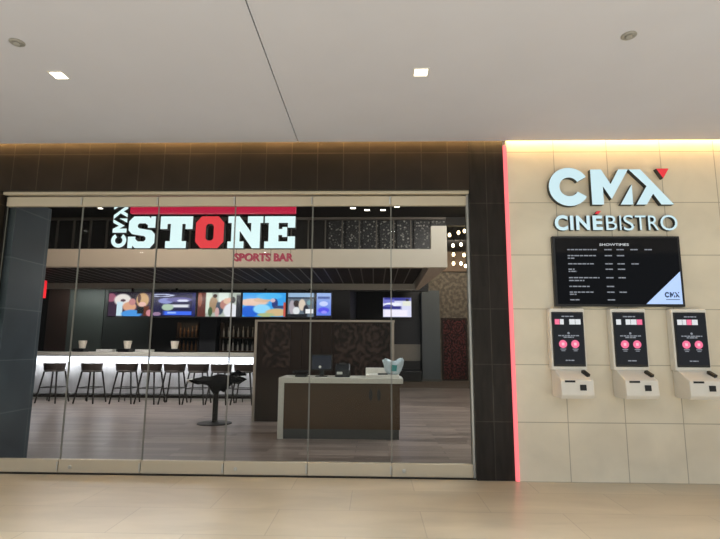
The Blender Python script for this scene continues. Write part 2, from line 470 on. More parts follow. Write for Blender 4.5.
# ------------------------------------------------------------------ logo letters
def logo(mb_for, fx, y0, y1):
    """the three letters and the small triangle; fx maps logo u (0..555), v (0..170) to x,z"""
    C_o, C_i = [], []
    for k in range(33):
        a = math.radians(31 + k * (360 - 62) / 32)
        C_o.append(fx(90 + 92 * math.cos(a), 82 + 86 * math.sin(a))); C_i.append(fx(90 + 44 * math.cos(a), 82 + 42 * math.sin(a)))
    mb_for('C').ring(C_o, C_i, y0, y1, 0, 1, closed=False)
    m = mb_for('M')
    m.prism([fx(*p) for p in ((190, 2), (243, 2), (243, 84), (279, 26), (362, 160), (318, 160), (279, 94), (239, 160), (190, 160))], y0, y1, 0, 1)
    m.prism([fx(*p) for p in ((318, 2), (374, 2), (374, 92))], y0, y1, 0, 1)
    x = mb_for('X')
    x.prism([fx(*p) for p in ((364, 160), (417, 160), (557, 2), (500, 2), (467, 50), (435, 2), (388, 2), (440, 84))], y0, y1, 0, 1)


def tri_pts(fx):
    return [fx(*p) for p in ((490, 163), (547, 163), (518, 119))]


# wall sign CMX
t = thing('wall_sign', (2.69, -.02, 3.0), 'large illuminated CMX letters with red triangle high on beige wall', 'sign')
fx = lambda u, v: (1.993 + u * .002477, 3.0 + v * .00262)
parts = {}


def mbf(k):
    parts.setdefault(k, MB(t.location)); return parts[k]


logo(mbf, fx, -.075, -.012)
for k in parts: parts[k].build('letter', [M['wall_letter'], M['sign_side']], t)
tr = MB(t.location).prism(tri_pts(fx), -.075, -.012, 0, 1).build('triangle', [M['red_letter'], M['sign_side']], t); tr['label'] = 'red triangle'
for u, v in ((60, 20), (205, 80), (345, 15), (480, 70)):
    x, z = fx(u, v); MB(t.location).box(x - .01, x + .01, -.012, 0, z - .01, z + .01).build('standoff', M['sign_side'], t)
x, z = fx(518, 150); MB(t.location).box(x - .01, x + .01, -.012, 0, z - .01, z + .01).build('standoff', M['sign_side'], t)

# CINEBISTRO
t = thing('wall_sign', (2.7, -.02, 2.67), 'illuminated CIN\u00c9BISTRO lettering under the large CMX letters', 'sign')
spans = [('C', 2.018, 2.155, .035), ('I', 2.178, 2.212, .03), ('N', 2.24, 2.382, .035), ('E', 2.412, 2.515, .035),
         ('B', 2.55, 2.662, .0), ('I', 2.69, 2.706, 0), ('S', 2.73, 2.836, .0), ('T', 2.85, 2.962, .0), ('R', 2.985, 3.092, .0), ('O', 3.11, 3.285, .0)]
sx = lambda x: 2.038 + (x - 2.018) * (3.40 - 2.038) / (3.285 - 2.018)
for s, a, bb, bold in spans:
    b = MB(t.location); o = .006 if s in 'CSO' else 0
    text_into(b, s, sx(a), sx(bb), 2.715 - o, 2.882 + o, -.06, -.012, bold, 0, 1)
    b.build('letter', [M['wall_letter'], M['sign_side']], t)
xa = sx(2.44)
ac = MB(t.location).prism([(xa, 2.901), (xa + .04, 2.901), (xa + .07, 2.933), (xa + .025, 2.933)], -.06, -.012, 0, 1).build('accent', [M['red_letter'], M['sign_side']], t)
ac['label'] = 'red accent over the E'
for s, a, bb, bold in spans:
    c = sx(a) + .012 if s != 'I' else sx((a + bb) / 2)
    MB(t.location).box(c - .008, c + .008, -.012, 0, 2.775, 2.79).build('standoff', M['sign_side'], t)
MB(t.location).box(xa + .025, xa + .04, -.012, 0, 2.908, 2.923).build('standoff', M['sign_side'], t)

# STONE sign hung behind the glass
t = thing('hanging_sign', (-2.1, .25, 3.2), 'hanging CMX STONE SPORTS BAR letter sign behind the glass front', 'sign')
zt, zb = 2.95, 2.558


def P(x0, x1, pts):
    return [((lambda q: q + .03 * max(0, 1 - (q + 3) / 2.0))(x0 + u * (x1 - x0)), zb + v * (zt - zb)) for u, v in pts]


def stone(poly, inner=None, mat='white_letter', rng=(0, 1)):
    b = MB(t.location)
    if inner: b.ring(P(rng[0], rng[1], poly), P(rng[0], rng[1], inner), .21, .29, 0, 1)
    else: b.prism(P(rng[0], rng[1], poly), .21, .29, 0, 1)
    o = b.build('letter', [M[mat], M['sign_side']], t)
    if mat == 'red_letter': o['label'] = 'red letter O'


S_ = [(.18, 1), (.74, 1), (.82, .93), (.82, 1), (1, 1), (1, .64), (.72, .64), (.72, .72), (.62, .78), (.40, .78), (.34, .73), (.34, .66), (.40, .62), (.86, .56), (1, .44), (1, .16), (.84, 0), (.28, 0),
      (.18, .08), (.18, 0), (0, 0), (0, .36), (.28, .36), (.28, .28), (.38, .21), (.60, .21), (.66, .26), (.66, .33), (.60, .38), (.14, .44), (0, .56), (0, .84)]
stone(S_, rng=(-2.998, -2.668))
T_ = [(0, 1), (1, 1), (1, .60), (.78, .60), (.78, .76), (.68, .76), (.68, .22), (.82, .22), (.82, 0), (.18, 0), (.18, .22), (.32, .22), (.32, .76), (.22, .76), (.22, .60), (0, .60)]
stone(T_, rng=(-2.605, -2.205))
oct_ = lambda a, b_, c: [(a, c * 1.0 + b_), (a + c, b_), (1 - a - c, b_), (1 - a, b_ + c), (1 - a, 1 - b_ - c), (1 - a - c, 1 - b_), (a + c, 1 - b_), (a, 1 - b_ - c)]
stone(oct_(0, 0, .2), oct_(.36, .24, .07), 'red_letter', (-2.165, -1.818))
N_ = [(0, 1), (.32, 1), (.66, .50), (.66, .79), (.56, .79), (.56, 1), (1, 1), (1, .79), (.92, .79), (.92, 0), (.70, 0), (.34, .54), (.34, .21), (.46, .21), (.46, 0), (0, 0), (0, .21), (.10, .21), (.10, .79), (0, .79)]
stone(N_, rng=(-1.768, -1.338))
E_ = [(0, 1), (1, 1), (1, .64), (.76, .64), (.76, .79), (.46, .79), (.46, .60), (.58, .60), (.58, .66), (.74, .66), (.74, .35), (.58, .35), (.58, .41), (.46, .41), (.46, .21), (.76, .21), (.76, .37), (1, .37), (1, 0), (0, 0), (0, .21), (.13, .21), (.13, .79), (0, .79)]
stone(E_, rng=(-1.318, -.945))
rb = MB(t.location).box(-2.972, -.948, .22, .28, 2.993, 3.085).build('red_bar', M['red_bar'], t, bevel=.004); rb['label'] = 'red lit bar'
parts = {}
fr = lambda u, v: (-2.99 - v * .00108, 2.566 + u * .00096)
logo(mbf, fr, .21, .29)
parts['X'].prism(tri_pts(fr), .21, .29, 0, 1)
for k in parts: parts[k].build('small_letter', [M['white_letter'], M['sign_side']], t)
sb = MB(t.location)
text_into(sb, 'SPORTS BAR', -1.672, -.965, 2.405, 2.502, .225, .265, .03)
o = sb.build('caption', M['red_small'], t); o['label'] = 'small red caption letters'
b = MB(t.location)
for x in (-2.82, -2.405, -2.06, -1.93, -1.66, -1.44, -1.24, -1.05):
    b.box(x - .006, x + .006, .286, .298, 2.62, 3.09)
for x in (-1.66, -1.24, -1.0):
    b.box(x - .002, x + .002, .262, .266, 2.45, 2.62)
b.box(-2.96, -.96, .281, .299, 3.03, 3.06)
b.box(-3.13, -2.96, .286, .298, 3.035, 3.055).box(-3.11, -3.095, .286, .298, 2.6, 3.055)
for x in (-2.8, -2.0, -1.15): b.tube([(x, .29, 3.05), (x, .29, 3.21)], .008, 8)
b.build('hanger_frame', M['dark_metal'], t)

# ------------------------------------------------------------------ showtimes display
t = thing('menu_display', (2.7, -.03, 1.85), 'wide black showtimes screen with pale blue corner on beige wall', 'screen')
MB(t.location).box(2.0, 3.408, -.055, -.003, 1.856, 2.645).build('bezel', M['black'], t, bevel=.006)
MB(t.location).box(2.03, 3.38, -.058, -.054, 1.882, 2.622).build('screen', M['screen_black'], t)
DX = lambda px: 2.03 + (px - 70) / (635 - 70) * 1.35
DZ = lambda py: 2.622 - (py - 58) / (362 - 58) * .74
cb = MB(t.location).prism([(2.985, 1.884), (3.378, 1.884), (3.378, 2.245)], -.061, -.0585).build('corner_panel', M['corner_blue'], t); cb['label'] = 'pale blue corner triangle'
b = MB(t.location)
text_into(b, 'SHOWTIMES', DX(275), DX(410), DZ(94), DZ(83), -.061, -.0585, 0)
b.build('heading', M['text_white'], t)
rows = [(112, 135, (0, 1, 2, 3)), (140, 130, (0, 1)), (152, 30, ()), (178, 118, (0, 1, 2)), (203, 28, (0, 1)), (213, 38, ()), (242, 140, (0, 1)), (255, 70, ()), (282, 92, (0,)), (308, 108, (0, 1)), (318, 30, ()), (343, 42, (0,))]
rnd = random.Random(3)
for y, wid, tm in rows:
    b = MB(t.location); x = 125
    while x < 125 + wid:
        ww = min(rnd.uniform(8, 22), 125 + wid - x)
        b.box(DX(x), DX(x + ww), -.061, -.0585, DZ(y + 2.6), DZ(y - 2.6)); x += ww + 4
    for k in tm:
        x = (296, 352, 416, 481)[k]
        b.box(DX(x), DX(x + 13), -.061, -.0585, DZ(y + 2.6), DZ(y - 2.6)); b.box(DX(x + 15), DX(x + 33), -.061, -.0585, DZ(y + 2.6), DZ(y - 2.6))
    b.build('screen_lettering', M['text_grey'], t)
b = MB(t.location)
fx2 = lambda u, v: (3.19 + u * .00029, 1.957 + v * .00036)
logo(lambda k: b, fx2, -.0635, -.0608); b.prism(tri_pts(fx2), -.0635, -.0608)
b.box(3.2, 3.35, -.0635, -.0608, 1.93, 1.937)
b.build('corner_logo', [M['corner_navy'], M['corner_navy']], t)


# ------------------------------------------------------------------ ticket kiosks
def kiosk(x, label, tint):
    t = thing('ticket_kiosk', (x, 0, .9), label, 'kiosk', 'ticket kiosks on the beige wall')
    L_ = t.location
    MB(L_).box(x - .188, x + .188, -.1, 0, 1.17, 1.83).build('housing', M['white'], t, bevel=.012, seg=3)
    MB(L_).box(x - .17, x + .17, -.114, -.098, 1.207, 1.79).build('bezel', M['black'], t, bevel=.006)
    MB(L_).box(x - .156, x + .156, -.117, -.113, 1.232, 1.772).build('screen', M['kiosk_screen'], t)
    y0, y1 = -.1195, -.1168
    rnd = random.Random(int(x * 100))
    for z, w_ in ((1.742, .13), (1.535, .22), (1.518, .11), (1.272, .09)):
        b = MB(L_); u = -w_ / 2
        while u < w_ / 2:
            ww = min(rnd.uniform(.018, .05), w_ / 2 - u)
            b.box(x + u, x + u + ww, y0, y1, z - .006, z + .006); u += ww + .008
        b.build('screen_text', M['text_grey'], t)
    for c in (-.065, .065):
        b = MB(L_); b.box(x + c - .03, x + c + .03, y0, y1, 1.387, 1.396); b.box(x + c - .02, x + c + .02, y0, y1, 1.37, 1.378)
        b.build('button_text', M['text_grey'], t)
    MB(L_).disc(x, 1.562, .012, y0, y1).build('screen_icon', M['text_grey'], t)
    b = MB(L_)
    widths = [.05, .04, .05, .06, .055]; u = -.14
    for k, ww in enumerate(widths):
        b.box(x + u, x + u + ww, y0, y1, 1.655, 1.712, (0, 1, 2, 1, 1)[(k + tint) % 5]); u += ww + .005
    b.build('poster_row', [M['pink'], M['text_white'], M['kiosk_screen']], t)
    for c in (-.065, .065):
        o = MB(L_).disc(x + c, 1.445, .043, y0, y1).build('touch_button', M['pink'], t)
        MB(L_).prism([(x + c - .014, 1.43), (x + c + .014, 1.43), (x + c + .014, 1.46), (x + c - .014, 1.46)], y0 - .001, y0 + .0005).build('button_icon', M['pink_lite'], o)
    MB(L_).profile([(0, 1.172), (-.1, 1.172), (-.28, 1.075), (-.292, .925), (-.26, .885), (-.03, .885), (0, .9)], x - .168, x + .168).build('base_box', M['white'], t, bevel=.01, seg=3)
    MB(L_).profile([(-.281, 1.072), (-.2835, 1.072), (-.2845, 1.052), (-.282, 1.052)], x - .128, x - .02).build('card_slot', M['black'], t)
    MB(L_).profile([(-.284, 1.03), (-.295, 1.03), (-.299, .972), (-.287, .972)], x + .022, x + .086).build('scanner', M['black'], t, bevel=.003)
    b = MB(L_)
    p = Vector((x + .128, -.185, 1.135)); nrm = Vector((0, -.475, .88)); lat = Vector((.3, -.84, -.45)).normalized(); lat = (lat - nrm * lat.dot(nrm)).normalized(); s = lat.cross(nrm)
    vs = []
    for dn in (-.012, .022):
        for a, c in ((-.048, -.02), (.048, -.02), (.048, .02), (-.048, .02)):
            vs.append(b.v(p + lat * a + s * c + nrm * dn))
    for q in ((3, 2, 1, 0), (4, 5, 6, 7), (0, 1, 5, 4), (1, 2, 6, 5), (2, 3, 7, 6), (3, 0, 4, 7)): b.face([vs[i] for i in q])
    b.build('card_reader', M['black'], t, bevel=.005)
    return t


kiosk(2.1, 'white wall ticket kiosk nearest the red light strip, under the display left end', 0)
kiosk(2.757, 'white wall ticket kiosk in the middle of the three kiosks', 1)
kiosk(3.405, 'white wall ticket kiosk at the right end of the three kiosks', 3)

# ------------------------------------------------------------------ canopy over the bar
t = struct(bpy.data.objects.new('trim_canopy', None)); col.objects.link(t); t.location = (-3, 6, 2.93)
L_ = t.location
MB(L_).box(-11.8, 1.42, 4.0, 4.15, 2.93, 3.288).box(1.115, 1.42, 4.0, 4.15, 3.288, 3.75).build('fascia', M['fascia'])
b = MB(L_)
lo = [b.v(p + (2.93,)) for p in ((1.075, 4.15), (1.42, 4.15), (1.22, 8.0), (1.13, 8.0))]
hi = [b.v(tuple(q.co.xy + L_.xy) + (3.2,)) for q in lo]
b.face(lo); b.face(hi[::-1])
for k in range(4): b.face([lo[k], hi[k], hi[(k + 1) % 4], lo[(k + 1) % 4]])
b.build('side_border', M['fascia'], t)
MB(L_).box(-11.8, 1.22, 8.0, 8.15, 2.945, 3.2).build('rear_bulkhead', M['bulkhead'])
b = MB(L_); x = 1.065 - .25
k = 0
while x > -11.6:
    b.box(x, x + .245, 4.15, 8.0, 3.1, 3.14); x -= .273
b.build('slats', M['slat'])
b = MB(L_); x = 1.065 - .25
while x > -11.3:
    b.box(x - .026, x - .002, 4.15, 8.0, 3.095, 3.12); x -= .273
b.build('slat_strips', M['batten'])
for ch in [o for o in col.objects if o.name.startswith(('fascia', 'side_border', 'rear_bulkhead', 'slat'))]:
    ch.parent = t; ch.location = (0, 0, 0)
o = MB(L_).box(-11.8, 1.2, 4.15, 8.15, 3.2, 3.26).build('deck', M['batten'], t)

# upper back wall: framed panels
b = MB((-4, 10, 5))
x = -10.26
while x < 1.4:
    b.box(x - .02, x + .02, 9.93, 10, 3.12, 5.42); x += .544
b.box(-11.8, 2.28, 9.92, 10, 5.40, 5.48)
struct(b.build('trim_5', M['batten']))


# foliage-like metal mesh art behind the right-hand bays
def speckle():
    m, nt, p = nodes('speckled_mesh_panel'); L = nt.links.new
    g = nt.nodes.new('ShaderNodeNewGeometry'); vo = nt.nodes.new('ShaderNodeTexVoronoi'); vo.inputs['Scale'].default_value = 11
    nz = nt.nodes.new('ShaderNodeTexNoise'); nz.inputs['Scale'].default_value = 14; nz.inputs['Detail'].default_value = 5
    L(g.outputs['Position'], vo.inputs['Vector']); L(g.outputs['Position'], nz.inputs['Vector'])
    mu = nt.nodes.new('ShaderNodeMath'); mu.operation = 'SUBTRACT'; L(nz.outputs[0], mu.inputs[0]); L(vo.outputs['Distance'], mu.inputs[1])
    rp = nt.nodes.new('ShaderNodeValToRGB'); rp.color_ramp.elements[0].position = .15; rp.color_ramp.elements[1].position = .4
    rp.color_ramp.elements[0].color = rgb(20, 19, 20); rp.color_ramp.elements[1].color = rgb(150, 146, 140)
    L(mu.outputs[0], rp.inputs[0]); L(rp.outputs[0], p.inputs['Base Color']); p.inputs['Roughness'].default_value = .5
    return m


SPK = speckle()
xs = [-1.474 + .544 * k for k in range(8)]
for k in range(7):
    x1 = min(xs[k + 1] - .03, 2.27)
    o = MB((xs[k], 9.97, 4)).box(xs[k] + .03, x1, 9.96, 9.995, 3.14 if x1 < 1.75 else 3.98, 5.38).build('patterned_panel', SPK)
    tag(o, 'dark speckled metal leaf panel in the upper wall bays above the canopy', 'wall panel', 'speckled panels of the upper wall')

for x, y in ((-.633, 8.93), (-.216, 9.15), (.269, 9.15), (.676, 8.77)):
    downlight(x, y, 5.5, 'tiny lit downlight on the dark ceiling above the speckled panels', 'downlights of the dark bar ceiling', .075)
downlight(-8.3, 8.9, 5.5, 'tiny glowing square standing in for a warm glass reflection left of the upright CMX letters', None, .06)  # reflection in the glass, built as a glowing ceiling fitting


# ------------------------------------------------------------------ televisions
def picture_mat():
    m, nt, p = nodes('television_picture')
    a = nt.nodes.new('ShaderNodeVertexColor'); a.layer_name = 'picture'
    nt.links.new(a.outputs[0], p.inputs['Emission Color']); p.inputs['Emission Strength'].default_value = 1.05
    p.inputs['Base Color'].default_value = (.01, .01, .01, 1); p.inputs['Roughness'].default_value = .2
    return m


PIC = picture_mat()


def picture(mb, x0, x1, z0, z1, y, bg, shapes, nx=60, nz=34):
    """a screen of cells coloured as the broadcast picture shows; bg(u,v) ground, shapes = (kind,u,v,ru,rv,colour)"""
    lay = mb.bm.loops.layers.float_color.new('picture')
    grid = [[mb.v((x0 + (x1 - x0) * i / nx, y, z1 + (z0 - z1) * j / nz)) for i in range(nx + 1)] for j in range(nz + 1)]
    for j in range(nz):
        for i in range(nx):
            u, v = (i + .5) / nx, (j + .5) / nz
            c = Vector(bg(u, v))
            for kind, cu, cv, ru, rv, cc in shapes:
                du, dv = (u - cu) / ru, (v - cv) / rv
                d = max(abs(du), abs(dv)) if kind == 'r' else math.hypot(du, dv)
                a = max(0, min(1, (1.12 - d) / .24))
                c = c * (1 - a) + Vector(cc) * a
            f = mb.face([grid[j][i], grid[j + 1][i], grid[j + 1][i + 1], grid[j][i + 1]])
            l = lin((c[0] / 255, c[1] / 255, c[2] / 255)) + (1,)
            for lp in f.loops: lp[lay] = l


def television(x0, x1, z0, z1, y, label, bg, shapes, pole=None):
    t = thing('television', ((x0 + x1) / 2, y, z0), label, 'television', 'televisions over the bar' if y < 10 else None)
    MB(t.location).box(x0, x1, y, y + .06, z0, z1).build('bezel', M['black'], t, bevel=.006)
    b = MB(t.location); picture(b, x0 + .022, x1 - .022, z0 + .03, z1 - .022, y - .003, bg, shapes)
    b.build('screen', PIC, t)
    b = MB(t.location)
    c = (x0 + x1) / 2
    if pole:
        b.box(c - .2, c + .2, y + .06, y + .1, z0 + .2, z1 - .2); b.box(c - .03, c + .03, y + .1, y + .15, z0 + .3, pole)
    else: b.box(c - .2, c + .2, y + .06, pole or 16, z0 + .2, z1 - .2)
    b.build('mount', M['dark_metal'], t)


flat = lambda *c: (lambda u, v: c)
tvx = [-7.29 + 1.232 * k for k in range(6)]
zz0, zz1, ty = 2.15, 2.85, 8.0
ty = 7.98 - .1
TV = [
    ('television with men in white and brown hair, left end of the bar row', flat(58, 44, 62),
     [('e', .05, .22, .12, .18, (150, 90, 110)), ('r', .5, .12, .3, .14, (36, 32, 44)), ('e', .33, .32, .2, .26, (226, 218, 214)), ('e', .34, .34, .06, .06, (90, 70, 80)), ('r', .27, .7, .07, .3, (196, 220, 232)), ('e', .5, .6, .16, .2, (214, 160, 130)), ('e', .56, .4, .08, .14, (190, 130, 130)),
      ('e', .56, .9, .24, .17, (74, 146, 220)), ('e', .8, .32, .15, .3, (196, 156, 110)), ('e', .72, .25, .04, .18, (90, 60, 50)), ('e', .8, .5, .09, .1, (225, 180, 170)), ('r', .79, .75, .1, .14, (22, 30, 34)), ('r', .9, .78, .06, .2, (96, 46, 30)), ('e', .98, .86, .08, .14, (200, 130, 140))]),
    ('television with dark blue picture and white curves, second in the bar row', flat(22, 22, 62),
     [('e', .2, .12, .3, .06, (190, 196, 226)), ('e', .18, .13, .2, .03, (30, 30, 60)), ('e', .3, .35, .18, .12, (128, 136, 196)), ('e', .62, .3, .3, .1, (92, 88, 150)), ('e', .7, .34, .14, .05, (210, 210, 235)), ('r', .55, .57, .3, .06, (216, 216, 226)), ('e', .35, .62, .14, .14, (170, 190, 170)), ('r', .6, .86, .34, .08, (60, 104, 236)), ('r', .45, .84, .1, .03, (160, 190, 250)), ('e', .1, .9, .1, .08, (150, 120, 150)), ('r', .96, .5, .04, .5, (30, 34, 92))]),
    ('television with people in white shirts, third in the bar row', flat(170, 178, 168),
     [('r', .08, .5, .11, .6, (92, 44, 38)), ('e', .05, .3, .05, .3, (150, 90, 70)), ('r', .26, .35, .07, .5, (210, 220, 206)), ('e', .37, .5, .1, .34, (160, 130, 100)), ('e', .4, .14, .05, .08, (60, 40, 34)), ('e', .52, .62, .09, .3, (60, 72, 90)), ('r', .6, .2, .12, .2, (214, 222, 216)), ('e', .62, .5, .1, .2, (176, 120, 110)), ('e', .68, .35, .08, .12, (214, 176, 150)),
      ('e', .78, .76, .17, .32, (222, 222, 230)), ('e', .82, .3, .06, .13, (40, 34, 40)), ('e', .73, .3, .05, .09, (220, 170, 150)), ('r', .96, .6, .06, .5, (34, 38, 46)), ('e', .46, .82, .05, .2, (200, 160, 160)), ('e', .3, .8, .05, .2, (70, 90, 60))]),
    ('television with bright sky blue picture, fourth in the bar row', flat(58, 158, 232),
     [('e', .25, .4, .34, .16, (226, 190, 172)), ('e', .45, .3, .2, .1, (214, 176, 150)), ('e', .18, .78, .22, .24, (28, 94, 206)), ('e', .45, .68, .2, .2, (140, 208, 246)), ('e', .62, .14, .3, .14, (80, 180, 240)), ('e', .75, .45, .07, .2, (46, 60, 120)), ('e', .7, .32, .06, .08, (210, 180, 190)), ('r', .86, .6, .12, .06, (60, 70, 110)), ('e', .8, .82, .26, .16, (206, 176, 130)), ('e', .55, .92, .2, .08, (170, 180, 130)), ('r', .98, .7, .03, .3, (190, 80, 70))]),
    ('television with crowd picture beside blue panel, fifth in the bar row',
     lambda u, v: ((96, 108, 122) if u < .6 else (18, 20, 28) if u < .66 else (90 + 60 * (1 - v), 116 + 60 * (1 - v), 226)),
     [('r', .3, .08, .3, .1, (150, 178, 210)), ('r', .3, .2, .3, .03, (34, 40, 60)), ('e', .1, .6, .07, .3, (170, 160, 170)), ('e', .2, .45, .07, .14, (60, 50, 50)), ('e', .2, .75, .08, .16, (220, 220, 224)), ('e', .33, .5, .08, .24, (214, 196, 180)), ('e', .42, .7, .06, .2, (40, 40, 52)), ('r', .5, .76, .09, .09, (236, 236, 240)), ('e', .5, .4, .06, .1, (110, 150, 160)), ('r', .2, .94, .25, .06, (20, 22, 30)),
      ('r', .83, .2, .14, .05, (60, 84, 150)), ('e', .83, .45, .1, .1, (196, 206, 250)), ('e', .83, .72, .13, .12, (84, 80, 230)), ('e', .84, .8, .07, .06, (150, 140, 245)), ('r', .82, .97, .2, .04, (14, 18, 30))]),
]
for k, (lab, bg, sh) in enumerate(TV):
    television(tvx[k] + .008, tvx[k + 1] - .008, zz0, zz1, ty, lab, bg, sh, pole=2.96)
television(.37, 1.62, 2.62, 3.5, 15.9, 'television with white and navy picture on the far black wall', flat(214, 214, 240),
           [('r', .5, .06, .5, .1, (60, 62, 140)), ('r', .2, .2, .2, .1, (120, 120, 200)), ('e', .35, .33, .3, .08, (238, 238, 250)), ('r', .3, .52, .34, .08, (52, 54, 130)), ('e', .2, .42, .16, .06, (90, 90, 170)), ('r', .84, .3, .14, .12, (226, 226, 214)), ('e', .86, .12, .06, .06, (20, 20, 50)), ('r', .45, .8, .42, .16, (240, 232, 250))])

# ------------------------------------------------------------------ bar counter
t = thing('bar_counter', (-5.5, 7.5, 0), 'long bar counter with glowing white band under its top', 'bar')
L_ = t.location
MB(L_).box(-9.6, -2.1, 7.08, 8.1, 1.128, 1.222).build('countertop', M['stone_top'], t, bevel=.006)
MB(L_).box(-9.55, -2.15, 7.5, 7.62, .0, 1.128).build('front_panel', M['bar_front'], t)
MB(L_).box(-9.55, -2.15, 7.40, 7.5, .97, 1.1).build('light_band', M['band'], t)['label'] = 'glowing white light band'
b = MB(L_); b.tube([(-9.5, 7.24, .14), (-2.2, 7.24, .14)], .058, 12)
x = -9.3
while x < -2.2:
    b.tube([(x, 7.24, .14), (x, 7.5, .14)], .014, 8); b.tube([(x, 7.24, .1), (x, 7.24, 0)], .014, 8); x += 1.0
b.build('foot_rail', M['dark_metal'], t)
MB(L_).box(-9.55, -2.15, 7.44, 7.52, 0, .09).build('kick_plate', M['steel'], t)


# bar stools
def make_stool():
    t = thing('bar_stool', (0, 0, 0), '', 'bar stool', 'bar stools along the bar')
    # local: back of the seat faces -y (towards the camera)
    b = MB(); n = 18
    b.lathe((0, 0, .74), [(.05, 0), (.2, .005), (.235, .03), (.235, .055), (.2, .075), (.02, .08)], 28)
    b.build('seat', M['seat_grey'], t, smooth=True)
    b = MB(); A = [[], []]; prof = []
    outer = []
    for k in range(n + 1):
        a = math.radians(180 + 180 * k / n)
        lo, hi = .79, .955
        r0, r1 = .25, .275
        c, s = math.cos(a), math.sin(a) * .9
        outer.append([b.v((r0 * c, r0 * s, lo)), b.v((r1 * c, r1 * s, hi)), b.v(((r1 - .03) * c, (r1 - .03) * s, hi)), b.v(((r0 - .03) * c, (r0 - .03) * s, lo))])
    for p, q in zip(outer, outer[1:]):
        for i in range(4): b.face([p[i], p[(i + 1) % 4], q[(i + 1) % 4], q[i]])
    b.face(outer[0]); b.face(outer[-1][::-1])
    b.build('backrest', M['leather'], t, smooth=False)
    for sx_, sy_ in ((-1, -1), (1, -1), (1, 1), (-1, 1)):
        MB().tube([(sx_ * .16, sy_ * .16, .755), (sx_ * .26, sy_ * .25, 0)], [.021, .018], 8).build('leg', M['dark_metal'], t)
    z = .37; k = .16 + .1 * (1 - z / .755)
    MB().tube([(-k, -k, z), (k, -k, z), (k, k, z), (-k, k, z)], .011, 8, closed=True).build('footrest', M['dark_metal'], t)
    return t


stool = make_stool()
stools = [(-7.9, 'bar stool nearest the dark slate wall at the left end'), (-6.96, 'bar stool second from the left, standing clear of its neighbours'),
          (-6.09, 'bar stool third from the left, close beside the fourth'), (-5.47, 'bar stool fourth from the left'), (-4.9, 'bar stool fifth from the left'),
          (-4.31, 'bar stool sixth from the left, behind the left edge of the pedestal table'), (-3.74, 'bar stool seventh from the left, behind the pedestal table'),
          (-3.16, 'bar stool at the right end, next to the brown partition')]
for i, (x, lab) in enumerate(stools):
    o = stool if i == 0 else copy_tree(stool)
    o.location = (x, 6.82, 0); o.rotation_euler.z = random.uniform(-.15, .15); o['label'] = lab

# on the bar
for i, (x, lab) in enumerate(((-7.6, 'left end of the bar'), (-6.41, 'bar beneath the first television'), (-5.17, 'bar beneath the second television'))):
    t = thing('bar_caddy', (x - .04, 7.4, 1.222), 'low black caddy standing on the ' + lab, 'caddy', 'black caddies on the bar')
    MB(t.location).box(x - .19, x + .1, 7.28, 7.52, 1.222, 1.3).build('box', M['black'], t, bevel=.004)
    MB(t.location).box(x - .195, x + .105, 7.275, 7.525, 1.3, 1.312).build('lid', M['black'], t)
    o = MB((x, 7.4, 1.312)).lathe((x, 7.4, 1.312), [(.07, 0), (.075, .01), (.105, .2), (.099, .2), (.07, .02), (.01, .02)], 20).build('paper_cup', M['ceramic'], smooth=False)
    tag(o, 'white tapered cup standing on the black caddy at the ' + lab, 'cup', 'white cups on the bar')
for x, lab in ((-7.2, 'between the left cup and the next cup'), (-6.15, 'right of the second cup')):
    o = MB((x, 7.75, 1.222)).box(x - .2, x + .24, 7.7, 7.9, 1.222, 1.29).build('napkin_stack', M['paper'], bevel=.006)
    tag(o, 'low white napkin stack on the bar ' + lab, 'napkins')

# back bar walls, shelves and bottles
def panel(name, x0, x1, z0, z1, m, label, y=9.93):
    return tag(MB(((x0 + x1) / 2, y, z0)).box(x0, x1, y, 10, z0, z1).build(name, m, bevel=.004), label, 'wall panel')


panel('wall_panel', -9.62, -8.5, 0, 3.3, M['green_grey'], 'pale grey-green wall panel left of the first television')
panel('wall_panel', -8.48, -7.02, 0, 3.3, pm('grey_green_dark', rgb(62, 66, 64), .5), 'dark grey-green wall panel behind the first television')
panel('wall_panel', -10.3, -9.64, 0, 3.3, M['brown_wall'], 'dark brown wood panel at the left end behind the bar')
panel('wall_column', -5.3, -4.8, 0, 3.3, M['black_wall'], 'black column between the two bottle shelves', 9.6)
t = thing('red_sign_box', (-7.92, 6, 2.5), 'small glowing red sign box hanging beside the dark slate wall', 'sign')
MB(t.location).box(-7.99, -7.85, 6, 6.12, 2.5, 2.92).build('box', M['red_box'], t, bevel=.008)
b = MB(t.location); b.tube([(-7.92, 6.06, 2.92), (-7.92, 6.06, 3.1)], .012, 8); b.build('hanger', M['dark_metal'], t)


def bottle_mb(x, y, z, h, r):
    return MB((x, y, z)).lathe((x, y, z), [(r, 0), (r, h * .55), (r * .8, h * .63), (r * .35, h * .72), (r * .32, h * .98), (r * .38, h)], 14)


